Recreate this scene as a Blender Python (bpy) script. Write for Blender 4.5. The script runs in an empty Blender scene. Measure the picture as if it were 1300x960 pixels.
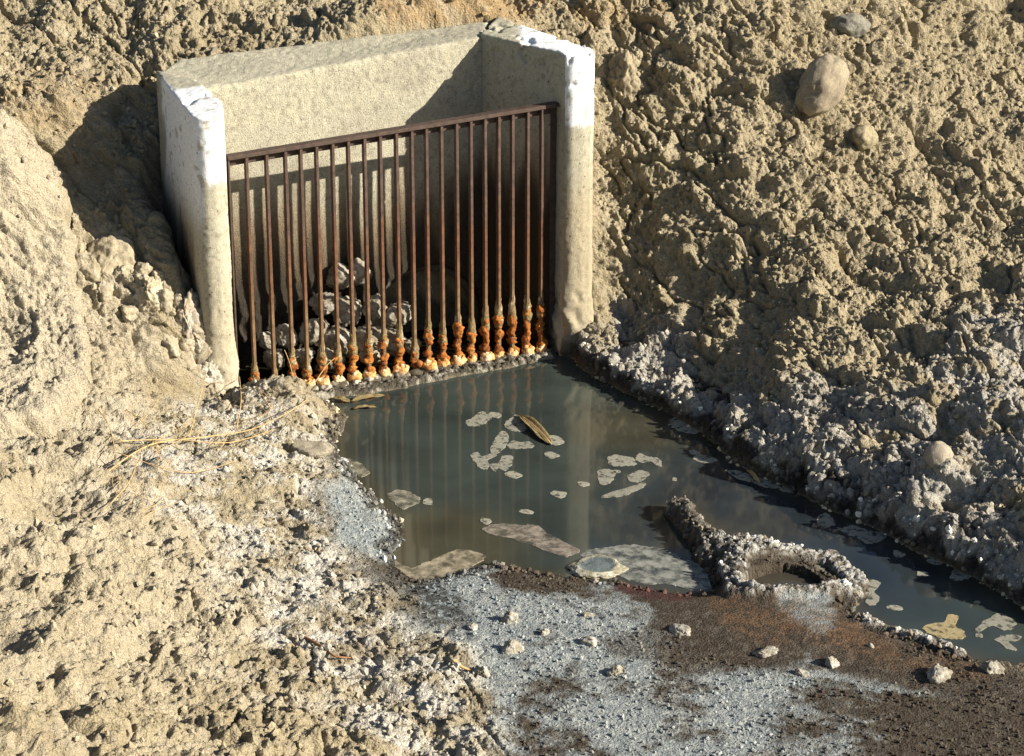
import bpy, bmesh, math, random
import numpy as np
from mathutils import Vector, Matrix
S = bpy.context.scene
col = S.collection
rnd = random.Random(7)

# ------------------------------------------------------------------ camera, sky, sun
FPX, HC, TH = 3000.0, 3.6, math.radians(20.7)
cam_d = bpy.data.cameras.new('camera'); cam = bpy.data.objects.new('camera', cam_d); col.objects.link(cam)
cam.location = (0, 0, HC); cam.rotation_euler = (math.pi/2-TH, 0, 0)
cam_d.sensor_width = 36; cam_d.lens = 36*FPX/1300
cam_d.shift_y = -(480-435)/1300.0
cam_d.clip_end = 400; cam_d.clip_start = 0.1
S.camera = cam
SUN = Vector((.870, -.273, .43)).normalized()
el = math.asin(SUN.z)
W = bpy.data.worlds.new('World'); S.world = W; W.use_nodes = True
nt = W.node_tree; sky = nt.nodes.new('ShaderNodeTexSky'); sky.sky_type = 'NISHITA'; sky.sun_disc = False
sky.sun_elevation = el; sky.sun_rotation = math.atan2(SUN.x, SUN.y)
bg = nt.nodes['Background']; bg.inputs[1].default_value = 0.05
nt.links.new(sky.outputs[0], bg.inputs[0])
sd = bpy.data.lights.new('sun', 'SUN'); sd.energy = 5.0; sd.angle = math.radians(.5); sd.color = (1, .93, .8)
so = bpy.data.objects.new('sun', sd); col.objects.link(so); so.rotation_euler = SUN.to_track_quat('Z', 'Y').to_euler()
so.location = (6, 2, 6)
S.view_settings.view_transform = 'Standard'; S.view_settings.look = 'None'
S.view_settings.exposure = 1.05; S.view_settings.gamma = 1; S.cycles.diffuse_bounces = 1; S.view_settings.use_curve_mapping = False

# ------------------------------------------------------------------ maths
CT, ST = math.cos(TH), math.sin(TH)
def unp(px, py, z=0.0):
    """point of the place at height z seen at a spot of the survey photograph"""
    a = (px-650)/FPX; b = -(py-435)/FPX
    dx, dy, dz = a, CT+b*ST, -ST+b*CT
    t = (z-HC)/dz
    return (dx*t, dy*t)
def U3(px, py, z=0.0):
    x, y = unp(px, py, z); return Vector((x, y, z))
def proj(x, y, z):
    dz = z-HC; dep = y*CT-dz*ST; up = y*ST+dz*CT
    return 650+FPX*x/dep, 435-FPX*up/dep
F = np.float32
def _h(ix, iy, iz, s):
    h = (ix.astype(np.uint32)*np.uint32(374761393)+iy.astype(np.uint32)*np.uint32(668265263)
         + iz.astype(np.uint32)*np.uint32(2147483647-1013904223)+np.uint32((s*1442695041+977) & 0xffffffff))
    h = (h ^ (h >> np.uint32(13)))*np.uint32(1274126177)
    h = (h ^ (h >> np.uint32(16)))*np.uint32(2246822519)
    h = h ^ (h >> np.uint32(15))
    return (h & np.uint32(0xffffff)).astype(F)/F(0xffffff)
def n3(x, y, z, s=0):
    x0, y0, z0 = np.floor(x), np.floor(y), np.floor(z)
    fx, fy, fz = (x-x0).astype(F), (y-y0).astype(F), (z-z0).astype(F)
    ix, iy, iz = x0.astype(np.int64), y0.astype(np.int64), z0.astype(np.int64)
    fx = fx*fx*(3-2*fx); fy = fy*fy*(3-2*fy); fz = fz*fz*(3-2*fz)
    def L(a, b, t): return a+(b-a)*t
    r = []
    for k in (0, 1):
        a = L(_h(ix, iy, iz+k, s), _h(ix+1, iy, iz+k, s), fx)
        b = L(_h(ix, iy+1, iz+k, s), _h(ix+1, iy+1, iz+k, s), fx)
        r.append(L(a, b, fy))
    return L(r[0], r[1], fz)*2-1
def n2(x, y, s=0):
    x0, y0 = np.floor(x), np.floor(y)
    fx, fy = (x-x0).astype(F), (y-y0).astype(F)
    ix, iy = x0.astype(np.int64), y0.astype(np.int64); iz = np.zeros_like(ix)
    fx = fx*fx*(3-2*fx); fy = fy*fy*(3-2*fy)
    a = _h(ix, iy, iz, s); b = _h(ix+1, iy, iz, s); c = _h(ix, iy+1, iz, s); d = _h(ix+1, iy+1, iz, s)
    return ((a+(b-a)*fx)+((c+(d-c)*fx)-(a+(b-a)*fx))*fy)*2-1
def fbm2(x, y, sc, o=4, s=0, g=.5):
    r = 0; a = 1; t = 0
    for i in range(o):
        r = r+a*n2(x*sc+i*7.3, y*sc-i*3.1, s+i*17); t += a; a *= g; sc *= 2.03
    return r/t
def fbm3(p, sc, o=4, s=0, g=.5):
    r = 0; a = 1; t = 0
    for i in range(o):
        r = r+a*n3(p[:, 0]*sc+i*7.3, p[:, 1]*sc-i*3.1, p[:, 2]*sc+i*1.7, s+i*17); t += a; a *= g; sc *= 2.03
    return r/t
def lumps(x, y, cell, s, dens=.8, rmin=.35, rmax=.75):
    """field of rounded clods: height of the highest dome at every point, in cell units"""
    x = x/cell; y = y/cell
    ix = np.floor(x).astype(np.int64); iy = np.floor(y).astype(np.int64); iz = np.zeros_like(ix)
    out = np.zeros(x.shape, F)
    for a in (-1, 0, 1):
        for b in (-1, 0, 1):
            cx, cy = ix+a, iy+b
            hx = _h(cx, cy, iz, s); hy = _h(cx, cy, iz+1, s); hr = _h(cx, cy, iz+2, s); hp = _h(cx, cy, iz+3, s)
            r = rmin+(rmax-rmin)*hr*hr
            dx = x-(cx+hx); dy = y-(cy+hy)
            q = 1-(dx*dx+dy*dy*(1+.8*(hp-.5)))/(r*r)
            v = np.sqrt(np.clip(q, 0, 1))*r*(hp < dens)
            out = np.maximum(out, v)
    return out
def sm(x, a=0., b=1.):
    t = np.clip((x-a)/(b-a), 0, 1); return t*t*(3-2*t)
def sdist(x, y, poly):
    """signed distance to polygon (positive inside)"""
    d2 = np.full(x.shape, 1e9, F); ins = np.zeros(x.shape, bool)
    n = len(poly)
    for i in range(n):
        x1, y1 = poly[i]; x2, y2 = poly[(i+1) % n]
        ex, ey = x2-x1, y2-y1
        t = np.clip(((x-x1)*ex+(y-y1)*ey)/(ex*ex+ey*ey+1e-12), 0, 1)
        d2 = np.minimum(d2, (x-x1-t*ex)**2+(y-y1-t*ey)**2)
        c = ((y1 > y) != (y2 > y))
        if y2 != y1: ins ^= c & (x < (x2-x1)*(y-y1)/(y2-y1)+x1)
    d = np.sqrt(d2)
    return np.where(ins, d, -d)

# ------------------------------------------------------------------ materials
def mat(name, rough=.9, spec=.3, noise=((220, .35), (900, .25)), bump=((350, .5, .004), (1200, .5, .002)), flat=None, tint=None, rough_attr=False, metal=0, pits=None):
    """base colour from the mesh's own colour layer (or flat), broken up by grain; fine relief by bump"""
    m = bpy.data.materials.new(name); m.use_nodes = True
    t = m.node_tree; L = t.links.new; b = t.nodes['Principled BSDF']
    b.inputs['Roughness'].default_value = rough; b.inputs['Specular IOR Level'].default_value = spec
    b.inputs['Metallic'].default_value = metal
    co = t.nodes.new('ShaderNodeTexCoord').outputs['Object']
    if flat is None:
        a = t.nodes.new('ShaderNodeVertexColor'); a.layer_name = 'Col'; c = a.outputs['Color']
        if rough_attr: L(a.outputs['Alpha'], b.inputs['Roughness'])
    else:
        a = t.nodes.new('ShaderNodeRGB'); a.outputs[0].default_value = (*flat, 1); c = a.outputs[0]
    for sc, am in noise:
        n = t.nodes.new('ShaderNodeTexNoise'); n.inputs['Scale'].default_value = sc; n.inputs['Detail'].default_value = 3
        L(co, n.inputs['Vector'])
        mr = t.nodes.new('ShaderNodeMapRange'); mr.inputs['From Min'].default_value = .3; mr.inputs['From Max'].default_value = .7
        mr.inputs['To Min'].default_value = 1-am; mr.inputs['To Max'].default_value = 1+am
        L(n.outputs['Fac'], mr.inputs['Value'])
        x = t.nodes.new('ShaderNodeVectorMath'); x.operation = 'SCALE'; L(c, x.inputs[0]); L(mr.outputs[0], x.inputs['Scale'])
        c = x.outputs[0]
    L(c, b.inputs['Base Color'])
    prev = None
    for sc, st, dist in bump:
        n = t.nodes.new('ShaderNodeTexNoise'); n.inputs['Scale'].default_value = sc; n.inputs['Detail'].default_value = 2
        L(co, n.inputs['Vector'])
        bu = t.nodes.new('ShaderNodeBump'); bu.inputs['Strength'].default_value = st; bu.inputs['Distance'].default_value = dist
        L(n.outputs['Fac'], bu.inputs['Height'])
        if prev: L(prev, bu.inputs['Normal'])
        prev = bu.outputs[0]
    if pits:
        sc, st, dist = pits
        n = t.nodes.new('ShaderNodeTexVoronoi'); n.inputs['Scale'].default_value = sc; n.feature = 'F1'
        L(co, n.inputs['Vector'])
        bu = t.nodes.new('ShaderNodeBump'); bu.inputs['Strength'].default_value = st; bu.inputs['Distance'].default_value = dist; bu.invert = True
        L(n.outputs['Distance'], bu.inputs['Height'])
        if prev: L(prev, bu.inputs['Normal'])
        prev = bu.outputs[0]
    if prev: L(prev, b.inputs['Normal'])
    return m
M_ground = mat('dirt_and_salt_crust', noise=((60, .12), (260, .22), (700, .2)), bump=((170, .8, .009), (520, .8, .004)), pits=(120, .6, .007), rough_attr=True)
M_conc = mat('weathered_concrete', noise=((90, .12), (420, .25)), bump=((260, .7, .004), (800, .6, .002)))
M_agg = mat('exposed_aggregate_concrete', noise=((45, .08), (170, .16), (420, .2)), bump=((230, .6, .005), (600, .6, .003)), pits=(170, .35, .004))
M_rock = mat('crusted_stone', noise=((120, .22), (500, .2)), bump=((220, .6, .006), (700, .6, .003)))
M_steel = mat('rusty_steel', rough=.62, spec=.4, flat=(.072, .046, .034), noise=((40, .3), (300, .25)), bump=((400, .35, .0012),))
M_bar = mat('rusting_bar_steel', rough=.7, spec=.35, flat=(.10, .058, .042), noise=((40, .3), (300, .3)), bump=((300, .5, .0015),))
def rust_by_height(m):
    t = m.node_tree; L = t.links.new; rgb = [n for n in t.nodes if n.type == 'RGB'][0]; dst = [l.to_socket for l in rgb.outputs[0].links]
    co = t.nodes.new('ShaderNodeTexCoord').outputs['Object']; sp = t.nodes.new('ShaderNodeSeparateXYZ'); L(co, sp.inputs[0])
    n = t.nodes.new('ShaderNodeTexNoise'); n.inputs['Scale'].default_value = 9; L(co, n.inputs['Vector'])
    a = t.nodes.new('ShaderNodeMath'); a.operation = 'MULTIPLY_ADD'; a.inputs[1].default_value = .5; L(n.outputs['Fac'], a.inputs[0]); L(sp.outputs['Z'], a.inputs[2])
    r = t.nodes.new('ShaderNodeValToRGB'); L(a.outputs[0], r.inputs[0]); e = r.color_ramp.elements
    e[0].position = .30; e[0].color = (.20, .13, .06, 1); e[1].position = 1.0; e[1].color = (.085, .052, .038, 1)
    x = e.new(.50); x.color = (.17, .10, .05, 1); x = e.new(.78); x.color = (.13, .056, .027, 1)
    for d in dst: L(r.outputs[0], d)
rust_by_height(M_bar)
M_rust = mat('rust_growth', rough=.85, spec=.15, noise=((110, .35), (400, .35)), bump=((200, .9, .007), (600, .7, .003)))
M_straw = mat('dry_straw', rough=.7, flat=(.5, .33, .14), noise=((60, .25),), bump=())
M_twig = mat('brown_twig', rough=.8, flat=(.23, .12, .06), noise=((60, .25),), bump=((300, .4, .001),))
M_foam = mat('scum_film', rough=.75, spec=.3, noise=((70, .16), (380, .14)), bump=((160, .3, .0015),))
def spots(m, sc, thr, dark):
    # air holes and specks in the cast surface
    t = m.node_tree; L = t.links.new; b = t.nodes['Principled BSDF']; src = b.inputs['Base Color'].links[0].from_socket
    co = t.nodes.new('ShaderNodeTexCoord').outputs['Object']
    v = t.nodes.new('ShaderNodeTexVoronoi'); v.inputs['Scale'].default_value = sc; L(co, v.inputs['Vector'])
    mr = t.nodes.new('ShaderNodeMapRange'); mr.inputs['From Min'].default_value = thr*.6; mr.inputs['From Max'].default_value = thr
    mr.inputs['To Min'].default_value = dark; mr.inputs['To Max'].default_value = 1; L(v.outputs['Distance'], mr.inputs['Value'])
    x = t.nodes.new('ShaderNodeVectorMath'); x.operation = 'SCALE'; L(src, x.inputs[0]); L(mr.outputs[0], x.inputs['Scale']); L(x.outputs[0], b.inputs['Base Color'])
spots(M_conc, 26, .13, .35); spots(M_agg, 75, .25, .55)
def holes(m, sc, lo, hi, base):
    t = m.node_tree; L = t.links.new; b = t.nodes['Principled BSDF']
    n = t.nodes.new('ShaderNodeTexNoise'); n.inputs['Scale'].default_value = sc; n.inputs['Detail'].default_value = 5; n.inputs['Roughness'].default_value = .65
    g = t.nodes.new('ShaderNodeNewGeometry'); L(g.outputs['Position'], n.inputs['Vector'])
    mr = t.nodes.new('ShaderNodeMapRange'); mr.inputs['From Min'].default_value = lo; mr.inputs['From Max'].default_value = hi
    mr.inputs['To Min'].default_value = base; mr.inputs['To Max'].default_value = 1.; L(n.outputs['Fac'], mr.inputs['Value']); L(mr.outputs[0], b.inputs['Alpha'])
holes(M_foam, 34, .36, .50, .15)
M_film = mat('milky_film', rough=.6, spec=.3, noise=((30, .25), (260, .15)), bump=((160, .3, .0015),))
holes(M_film, 18, .38, .60, .12)
def water_mat():
    m = bpy.data.materials.new('murky_water'); m.use_nodes = True
    t = m.node_tree; L = t.links.new; b = t.nodes['Principled BSDF']
    b.inputs['IOR'].default_value = 1.333; b.inputs['Roughness'].default_value = .055; b.inputs['Specular IOR Level'].default_value = .5
    a = t.nodes.new('ShaderNodeVertexColor'); a.layer_name = 'Col'
    co = t.nodes.new('ShaderNodeTexCoord').outputs['Object']
    n = t.nodes.new('ShaderNodeTexNoise'); n.inputs['Scale'].default_value = 3.5; n.inputs['Detail'].default_value = 6; L(co, n.inputs['Vector'])
    mr = t.nodes.new('ShaderNodeMapRange'); mr.inputs['From Min'].default_value = .3; mr.inputs['From Max'].default_value = .7
    mr.inputs['To Min'].default_value = .72; mr.inputs['To Max'].default_value = 1.28; L(n.outputs['Fac'], mr.inputs['Value'])
    x = t.nodes.new('ShaderNodeVectorMath'); x.operation = 'SCALE'; L(a.outputs['Color'], x.inputs[0]); L(mr.outputs[0], x.inputs['Scale'])
    L(x.outputs[0], b.inputs['Base Color'])
    n2_ = t.nodes.new('ShaderNodeTexNoise'); n2_.inputs['Scale'].default_value = 7; n2_.inputs['Detail'].default_value = 2; L(co, n2_.inputs['Vector'])
    bu = t.nodes.new('ShaderNodeBump'); bu.inputs['Strength'].default_value = .05; bu.inputs['Distance'].default_value = .004
    L(n2_.outputs['Fac'], bu.inputs['Height']); L(bu.outputs[0], b.inputs['Normal'])
    return m
M_water = water_mat()

# ------------------------------------------------------------------ object helpers
def mesh_np(name, v, f, m, colr=None, smooth=True, parent=None):
    me = bpy.data.meshes.new(name)
    f = np.asarray(f, np.int32); k = f.shape[1]
    me.vertices.add(len(v)); me.vertices.foreach_set('co', np.asarray(v, F).ravel())
    me.loops.add(f.size); me.loops.foreach_set('vertex_index', f.ravel())
    me.polygons.add(len(f)); me.polygons.foreach_set('loop_start', np.arange(0, f.size, k, dtype=np.int32))
    me.update(calc_edges=True)
    me.polygons.foreach_set('use_smooth', np.full(len(f), smooth))
    if colr is not None: set_col(me, colr)
    me.materials.append(m)
    o = bpy.data.objects.new(name, me); col.objects.link(o)
    if parent: o.parent = parent
    return o
def set_col(me, c):
    c = np.asarray(c, F)
    if c.shape[1] == 3: c = np.concatenate([c, np.ones((len(c), 1), F)], 1)
    a = me.color_attributes.new('Col', 'FLOAT_COLOR', 'POINT'); a.data.foreach_set('color', c.ravel())
def tag(o, label=None, cat=None, group=None, kind=None):
    if label: o['label'] = label
    if cat: o['category'] = cat
    if group: o['group'] = group
    if kind: o['kind'] = kind
    return o
def empty(name, loc):
    o = bpy.data.objects.new(name, None); o.location = loc; o.empty_display_size = .1; col.objects.link(o); return o
def lerp(a, b, t):
    t = np.asarray(t)[:, None]; return a*(1-t)+b*t
C = lambda *a: np.array(a, F)

# ------------------------------------------------------------------ plan of the place
IL = (-1.10, 8.80); IR = (.215, 9.35)                    # inner front corners of the two posts
BL = (-1.25, 9.20); BR = (-.13, 9.72)                    # inner back corners
right_shore = [(722, 450), (742, 470), (780, 492), (830, 515), (880, 542), (925, 580), (962, 602), (1000, 622), (1060, 650), (1110, 672),
               (1160, 697), (1210, 720), (1262, 748), (1310, 776), (1420, 835)]
low_shore = [(1420, 900), (1320, 852), (1262, 846), (1215, 834), (1150, 816), (1112, 800), (1088, 780), (1080, 762), (1060, 735), (1010, 706),
             (950, 688), (905, 684), (884, 660), (868, 645), (848, 648), (862, 672), (884, 705), (902, 735), (906, 752), (872, 756), (835, 750),
             (790, 742), (745, 738), (700, 732), (660, 726), (625, 716), (600, 722), (560, 738), (525, 740), (503, 724), (492, 702),
             (512, 686), (502, 665), (486, 645), (470, 625), (452, 606), (432, 583), (428, 556), (438, 532), (424, 514), (385, 506), (340, 507), (308, 508)]
WATER = [unp(*p) for p in right_shore]+[unp(*p) for p in low_shore]+[(-1.16, 8.95), (-1.33, 9.28), (-.13, 9.80), (.22, 9.42)]
HOLE = [unp(995+50*math.cos(a)+6*math.sin(2*a), 745+19*math.sin(a)) for a in np.linspace(0, 2*math.pi, 20, endpoint=False)]
BOX = [(-1.16, 8.86), (-1.33, 9.28), (-.13, 9.80), (.24, 9.43), (.22, 9.34)]
BLOCK = [unp(-90, 330, .53), unp(72, 334, .52), unp(92, 390, .45), unp(112, 470, .34), unp(60, 540, .33), unp(-90, 590, .33)]
ctrl = [(1300, 620, .24), (1300, 500, .32), (1160, 570, .22), (1000, 480, .20), (900, 430, .16), (810, 400, .15), (1420, 700, .2), (1300, 350, .42),
        (1300, 200, .68), (1300, 0, 1.14), (1050, 0, 1.25), (1050, 150, .85), (1050, 300, .50), (900, 300, .48), (900, 150, .87), (900, 0, 1.29), (765, 330, .345), (765, 250, .56), (765, 150, .84),
        (765, 65, 1.08), (765, 0, 1.27), (620, 24, 1.27), (620, 0, 1.36), (440, 40, 1.24), (440, 0, 1.38), (235, 60, 1.23), (200, 0, 1.36), (0, 0, 1.37),
        (125, 105, 1.12), (0, 100, 1.14), (30, 225, .90), (0, 190, 1.0), (75, 140, 1.08), (0, 235, .93), (50, 275, .77), (0, 300, .75), (215, 250, .77), (130, 250, .76), (110, 330, .60), (205, 110, 1.10), (250, 375, .46),
        (130, 400, .43), (0, 400, .48), (0, 450, .36), (100, 460, .33), (200, 460, .26), (262, 470, .16), (0, 600, .30), (150, 600, .20), (250, 560, .12),
        (0, 750, .30), (0, 870, .33), (0, 960, .37), (150, 750, .19), (150, 870, .20), (160, 960, .24), (300, 700, .07), (300, 870, .09), (350, 560, .07), (310, 520, .07),
        (400, 640, .045), (430, 870, .035), (520, 800, .025), (450, 740, .03), (600, 800, .02), (750, 760, .014), (750, 870, .02), (900, 860, .018), (1100, 870, .02), (1300, 880, .03),
        (700, 960, .03), (1000, 960, .03), (1300, 960, .05), (765, 400, .16)]
P = np.array([(*unp(*c), c[2]) for c in ctrl])
far = [(-3.5, 6, .75), (-3.5, 8, .9), (-3.2, 10, 1.35), (3.4, 6, .35), (3.6, 8, .5), (3.4, 10, .85), (0, 12, 2.0), (2.5, 12, 2.0), (-2.5, 12, 2.0),
       (-2, 4.5, .5), (0, 4.5, .06), (2.2, 4.5, .2), (1.9, 5.6, .15)]
P = np.concatenate([P, np.array(far)])
def tps_fit(P, lam=.002):
    n = len(P); d = np.hypot(P[:, None, 0]-P[None, :, 0], P[:, None, 1]-P[None, :, 1])
    K = d*d*np.log(d+1e-9)+lam*np.eye(n); Q = np.c_[np.ones(n), P[:, :2]]
    A = np.block([[K, Q], [Q.T, np.zeros((3, 3))]])
    return np.linalg.solve(A, np.r_[P[:, 2], 0, 0, 0])
TW = tps_fit(P)
def tps(x, y):
    r = TW[-3]+TW[-2]*x+TW[-1]*y
    for i in range(len(P)):
        d2 = (x-P[i, 0])**2+(y-P[i, 1])**2
        r = r+TW[i]*.5*d2*np.log(d2+1e-12)
    return r
def base_height(x, y):
    """smooth lie of the land: bank, terrace, wash floor, channel bed"""
    xc = np.clip(x, -3.6, 3.6); yc = np.clip(y, 4.4, 12.2)
    T = tps(xc, yc)+.18*np.clip(y-12.2, 0, 6)+.12*np.clip(abs(x)-3.6, 0, 6)
    T = T+.10*sm(sdist(x, y, BLOCK), -.012, .02)
    w = sdist(x, y, WATER)+.022*fbm2(x, y, 9, 3, 401)+.010*fbm2(x, y, 38, 2, 402)*sm(9.35-y, 0, .2)
    # right of the channel the land stands up steeply, elsewhere it runs out flat
    rs = [unp(*p) for p in right_shore]
    line = rs+[(4.5, 4.6), (5, 11), (.5, 11), (.30, 9.47)]
    right = sdist(x, y, line)
    edge = .004+.25*np.clip(-w, 0, .08)
    land_lo = np.clip(T, .01, .022+np.clip(-.3-x, 0, 9)*.7+np.clip(y-9.3, 0, 1)*20)*sm(-w, 0, .22)+edge
    cut = .055+.03*fbm2(x, y, 5, 2, 403); land_hi = cut*sm(-w, 0, .035)+np.maximum(T-cut, .02)*(1-(1-np.clip(-w/(.16+.42*sm(x, .45, 1.1)), 0, 1))**1.5)+.003
    k = sm(right, -.03, .05)
    z = land_lo*(1-k)+land_hi*k
    bed = -.12*sm(w, 0, .3)-.004
    z = np.where(w > 0, bed, z)
    h = sdist(x, y, HOLE); z = np.where(h > 0, -.05*sm(h, 0, .05)-.003, z)
    b = sdist(x, y, BOX); z = np.where(b > 0, np.minimum(z, -.06), z)
    return z, w, right, h, b
# ------------------------------------------------------------------ ground sheet
def axis(a0, a1, step, lo, hi):
    core = np.arange(a0, a1, step); r = [a1]; s = step
    while r[-1] < hi: s *= 1.13; r.append(r[-1]+s)
    l = [a0]; s = step
    while l[-1] > lo: s *= 1.13; l.append(l[-1]-s)
    return np.concatenate([l[::-1][:-1], core, r])
STEP = .0052
gx = axis(-2.45, 2.45, STEP, -60, 60); gy = axis(5.45, 10.95, STEP, -20, 90)
X, Y = np.meshgrid(gx, gy); shp = X.shape; X = X.ravel(); Y = Y.ravel()
# smooth parts on a coarse grid would do, but the sheet is computed whole once
Z, Wd, Rt, Hd, Bd = base_height(X, Y)
Zg = Z.reshape(shp)
dzy, dzx = np.gradient(Zg, gy, gx)
nx, ny, nz = -np.clip(dzx, -1.4, 1.4).ravel(), -np.clip(dzy, -1.4, 1.4).ravel(), np.ones(X.size)
il = 1/np.sqrt(nx*nx+ny*ny+1); nx *= il; ny *= il; nz = nz*il
PX, PY = proj(X, Y, Z)
wx = X+.5*Z+.02*fbm2(X, Y, 9, 2, 3); wy = Y+.5*Z+.02*fbm2(X, Y, 9, 2, 5)
wob = fbm2(X, Y, 6, 4, 31); wob2 = fbm2(X, Y, 42, 4, 33)
def ell(cx, cy, rx, ry, ang=0, soft=.35, wo=.45):
    c, s = math.cos(math.radians(ang)), math.sin(math.radians(ang))
    dx, dy = PX-cx, PY-cy; soft = soft*.6
    u = (dx*c+dy*s)/rx; v = (-dx*s+dy*c)/ry
    return sm(1+wo*(wob+.55*wob2)-np.sqrt(u*u+v*v), -soft, soft)
def pol(pts, soft, wo=0.):
    """region drawn on the ground, soft edge in metres"""
    d = sdist(PX.astype(F), PY.astype(F), pts)/300.
    return sm(d+wo*wob, -soft, soft)
land = Wd <= 0
# regions: flat wash floor, white crust, blue-grey salt, wet brown
floor_m = pol([(440, 560), (400, 640), (455, 720), (520, 790), (600, 850), (640, 1000), (1500, 1000), (1500, 860), (1310, 835), (1150, 795), (1125, 740), (1020, 680), (900, 660), (850, 630), (800, 650), (640, 690), (480, 640)], .10, .10)
white_m = pol([(255, 520), (160, 560), (170, 600), (230, 640), (300, 740), (340, 830), (450, 900), (520, 980), (760, 980), (650, 860), (560, 770), (500, 715), (450, 640), (430, 560), (400, 520), (330, 505)], .22, .24)
bank_face = sm(Rt, 0, .03)*sm(.17+.05*sm(X, .5, 1.4)+.14*wob-Z, 0, .12)*sm(.62-Rt, 0, .25)
terr_m = pol([(940, 500), (1100, 560), (1160, 470), (1260, 400), (1400, 380), (1400, 800), (1200, 680), (1040, 600)], .2, .25)
rough = np.clip(1-.93*floor_m, 0, 1)*(1-.45*white_m)
rough = rough*np.clip(.25+sm(-Wd, 0, .12), 0, 1)
rough = np.where(land, rough, .05)*(1-np.clip(sm(1-np.hypot((PX-985)/190, (PY-710)/85), 0, .3), 0, 1))
lefty = sm(-X, .75, 1.5)*sm(9.35-Y, 0, .5)
smoothl = ell(20, 560, 150, 110)*.3+ell(150, 850, 180, 60, 0)*.4+ell(40, 440, 90, 90)*.8
rough_big = rough*(1-np.clip(smoothl, 0, .8))*(1-.25*lefty)
near_wall = sm(-sdist(X, Y, [(-1.25, 8.70), (-1.46, 9.33), (-1.40, 9.64), (-.08, 9.95), (.36, 9.45), (.22, 9.3)]), -.0, .16)
D = np.zeros(X.size, F)
rightness = sm(X, .1, 1.1)
D += rough_big*near_wall*(.045+.02*rightness)*fbm2(wx, wy, 4.2, 4, 11)*1.2
big = lumps(wx, wy, .22, 21, .55, .25, .62)
D += rough_big*near_wall*(.16+.12*rightness)*.24*big
big2 = lumps(wx+.05*fbm2(wx, wy, 5, 3, 211), wy+.05*fbm2(wx, wy, 5, 3, 212), .15, 213, .5, .3, .72)
D += rough_big*near_wall*(1-lefty)*.034*np.sqrt(np.clip(big2, 0, 1))
gouge = np.abs(fbm2(wx*1.0+wy*.55, wy*.6-wx*.3, 5.5, 3, 221)); D -= rough_big*near_wall*.030*sm(.09-gouge, 0, .09)
med = lumps(wx+.013*n2(wx*40, wy*40, 8), wy, .085, 22, .75, .3, .7)
D += rough_big*(.35+.2*near_wall)*.065*med*(1-.15*lefty)
med2 = lumps(wx+.006*n2(wx*90, wy*90, 9), wy+.006*n2(wx*90, wy*90, 19), .038, 23, .8, .3, .7)
pm = .35+.65*sm(fbm2(wx, wy, 3.1, 3, 201), -.35, .35); pm = pm*(1-.2*lefty)
D += rough*lefty*near_wall*(.042*(1-np.abs(fbm2(wx, wy, 3.6, 4, 301))*2.4)+.05*lumps(wx+.03*fbm2(wx, wy, 9, 2, 302), wy, .13, 303, .45, .3, .7)*.6)*(1+.9*sm(7.9-Y, 0, .6))
D += rough*.42*.038*med2*pm
sml = lumps(wx, wy, .017, 24, .85, .35, .75)
D += np.clip(rough+.12*white_m, 0, 1)*.50*.017*sml*(.3+.7*pm)
fin = n2(wx*190, wy*190, 41); fin_w = n2(wx*95, wy*95, 43)
D += (rough*.0026+.0006)*fin
D += rough*.013*(1-np.abs(fbm2(wx, wy, 22, 3, 51))*2.2)+rough*.007*(1-np.abs(fbm2(wx, wy, 60, 2, 52))*2.2)
# cloddy crust edge along the right shore
D += sm(Rt, 0, .02)*sm(.2+Wd, 0, .2)*.02*lumps(wx, wy, .03, 61, .9)/.5*land
# dried-up crust of the wash floor
wetf = np.clip(ell(870, 775, 110, 40, 18)+ell(990, 800, 150, 45, 15), 0, 1)
D += floor_m*land*(1-.7*wetf)*(.0018*lumps(wx+.004*fin_w, wy, .0125, 71, .7, .2, .8)+.0016*fin_w+.006*fbm2(wx, wy, 3.5, 3, 72))
# crust ridges: ring round the small hole, mound, low ridge at the lower right
def ridge(pts, h, wdt, seed, ext=None):
    global D
    d = np.full(X.size, 1e9, F); hh = np.zeros(X.size, F)
    for i in range(len(pts)-1):
        (x1, y1), (x2, y2) = unp(*pts[i]), unp(*pts[i+1])
        ex, ey = x2-x1, y2-y1
        t = np.clip(((X-x1)*ex+(Y-y1)*ey)/(ex*ex+ey*ey), 0, 1)
        d = np.minimum(d, np.hypot(X-x1-t*ex, Y-y1-t*ey))
    m = sm(1-d/(wdt*(1+.35*wob+.55*fbm2(X, Y, 13, 3, 500+seed))), 0, .7)
    return m*h
ring = [(997+78*math.cos(a)+12*math.sin(2*a+1)+6*math.sin(5*a), 738+31*math.sin(a)+5*math.sin(3*a+.5)) for a in np.linspace(0, 2*math.pi, 17)]
mound = [(862, 655), (880, 678), (905, 702), (930, 715)]
lowr = [(1095, 795), (1140, 806), (1190, 822), (1215, 832)]
crust_h = np.maximum.reduce([ridge(ring, .022, .075, 1), ridge(mound, .035, .065, 2), ridge(lowr, .020, .05, 3), ridge([(905, 708), (960, 700), (1010, 708)], .030, .08, 4)])
crust_m = sm(crust_h, .006, .022)
sill = ridge([(300, 505), (345, 512), (420, 503), (500, 490), (580, 474), (655, 460), (700, 452)], .03, .055, 5)*sm(PX, 300, 330)*sm(712-PX, 0, 15)
lk = lumps(wx, wy, .03, 81, .95, .4, .8); lk2 = lumps(wx, wy, .013, 82, .95, .4, .8)
hole_cut = sm(-Hd, -.012, .03)
Z = np.where(crust_h > .002, np.maximum(Z, -.01)+crust_h*hole_cut, Z)
Z = np.where((sill > .002), np.maximum(Z, -.012)+sill*.8, Z)
cm = np.maximum(crust_m*hole_cut, sm(sill, .004, .016))
D += cm*(.018*lk+.010*lk2+.004*fin)
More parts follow.
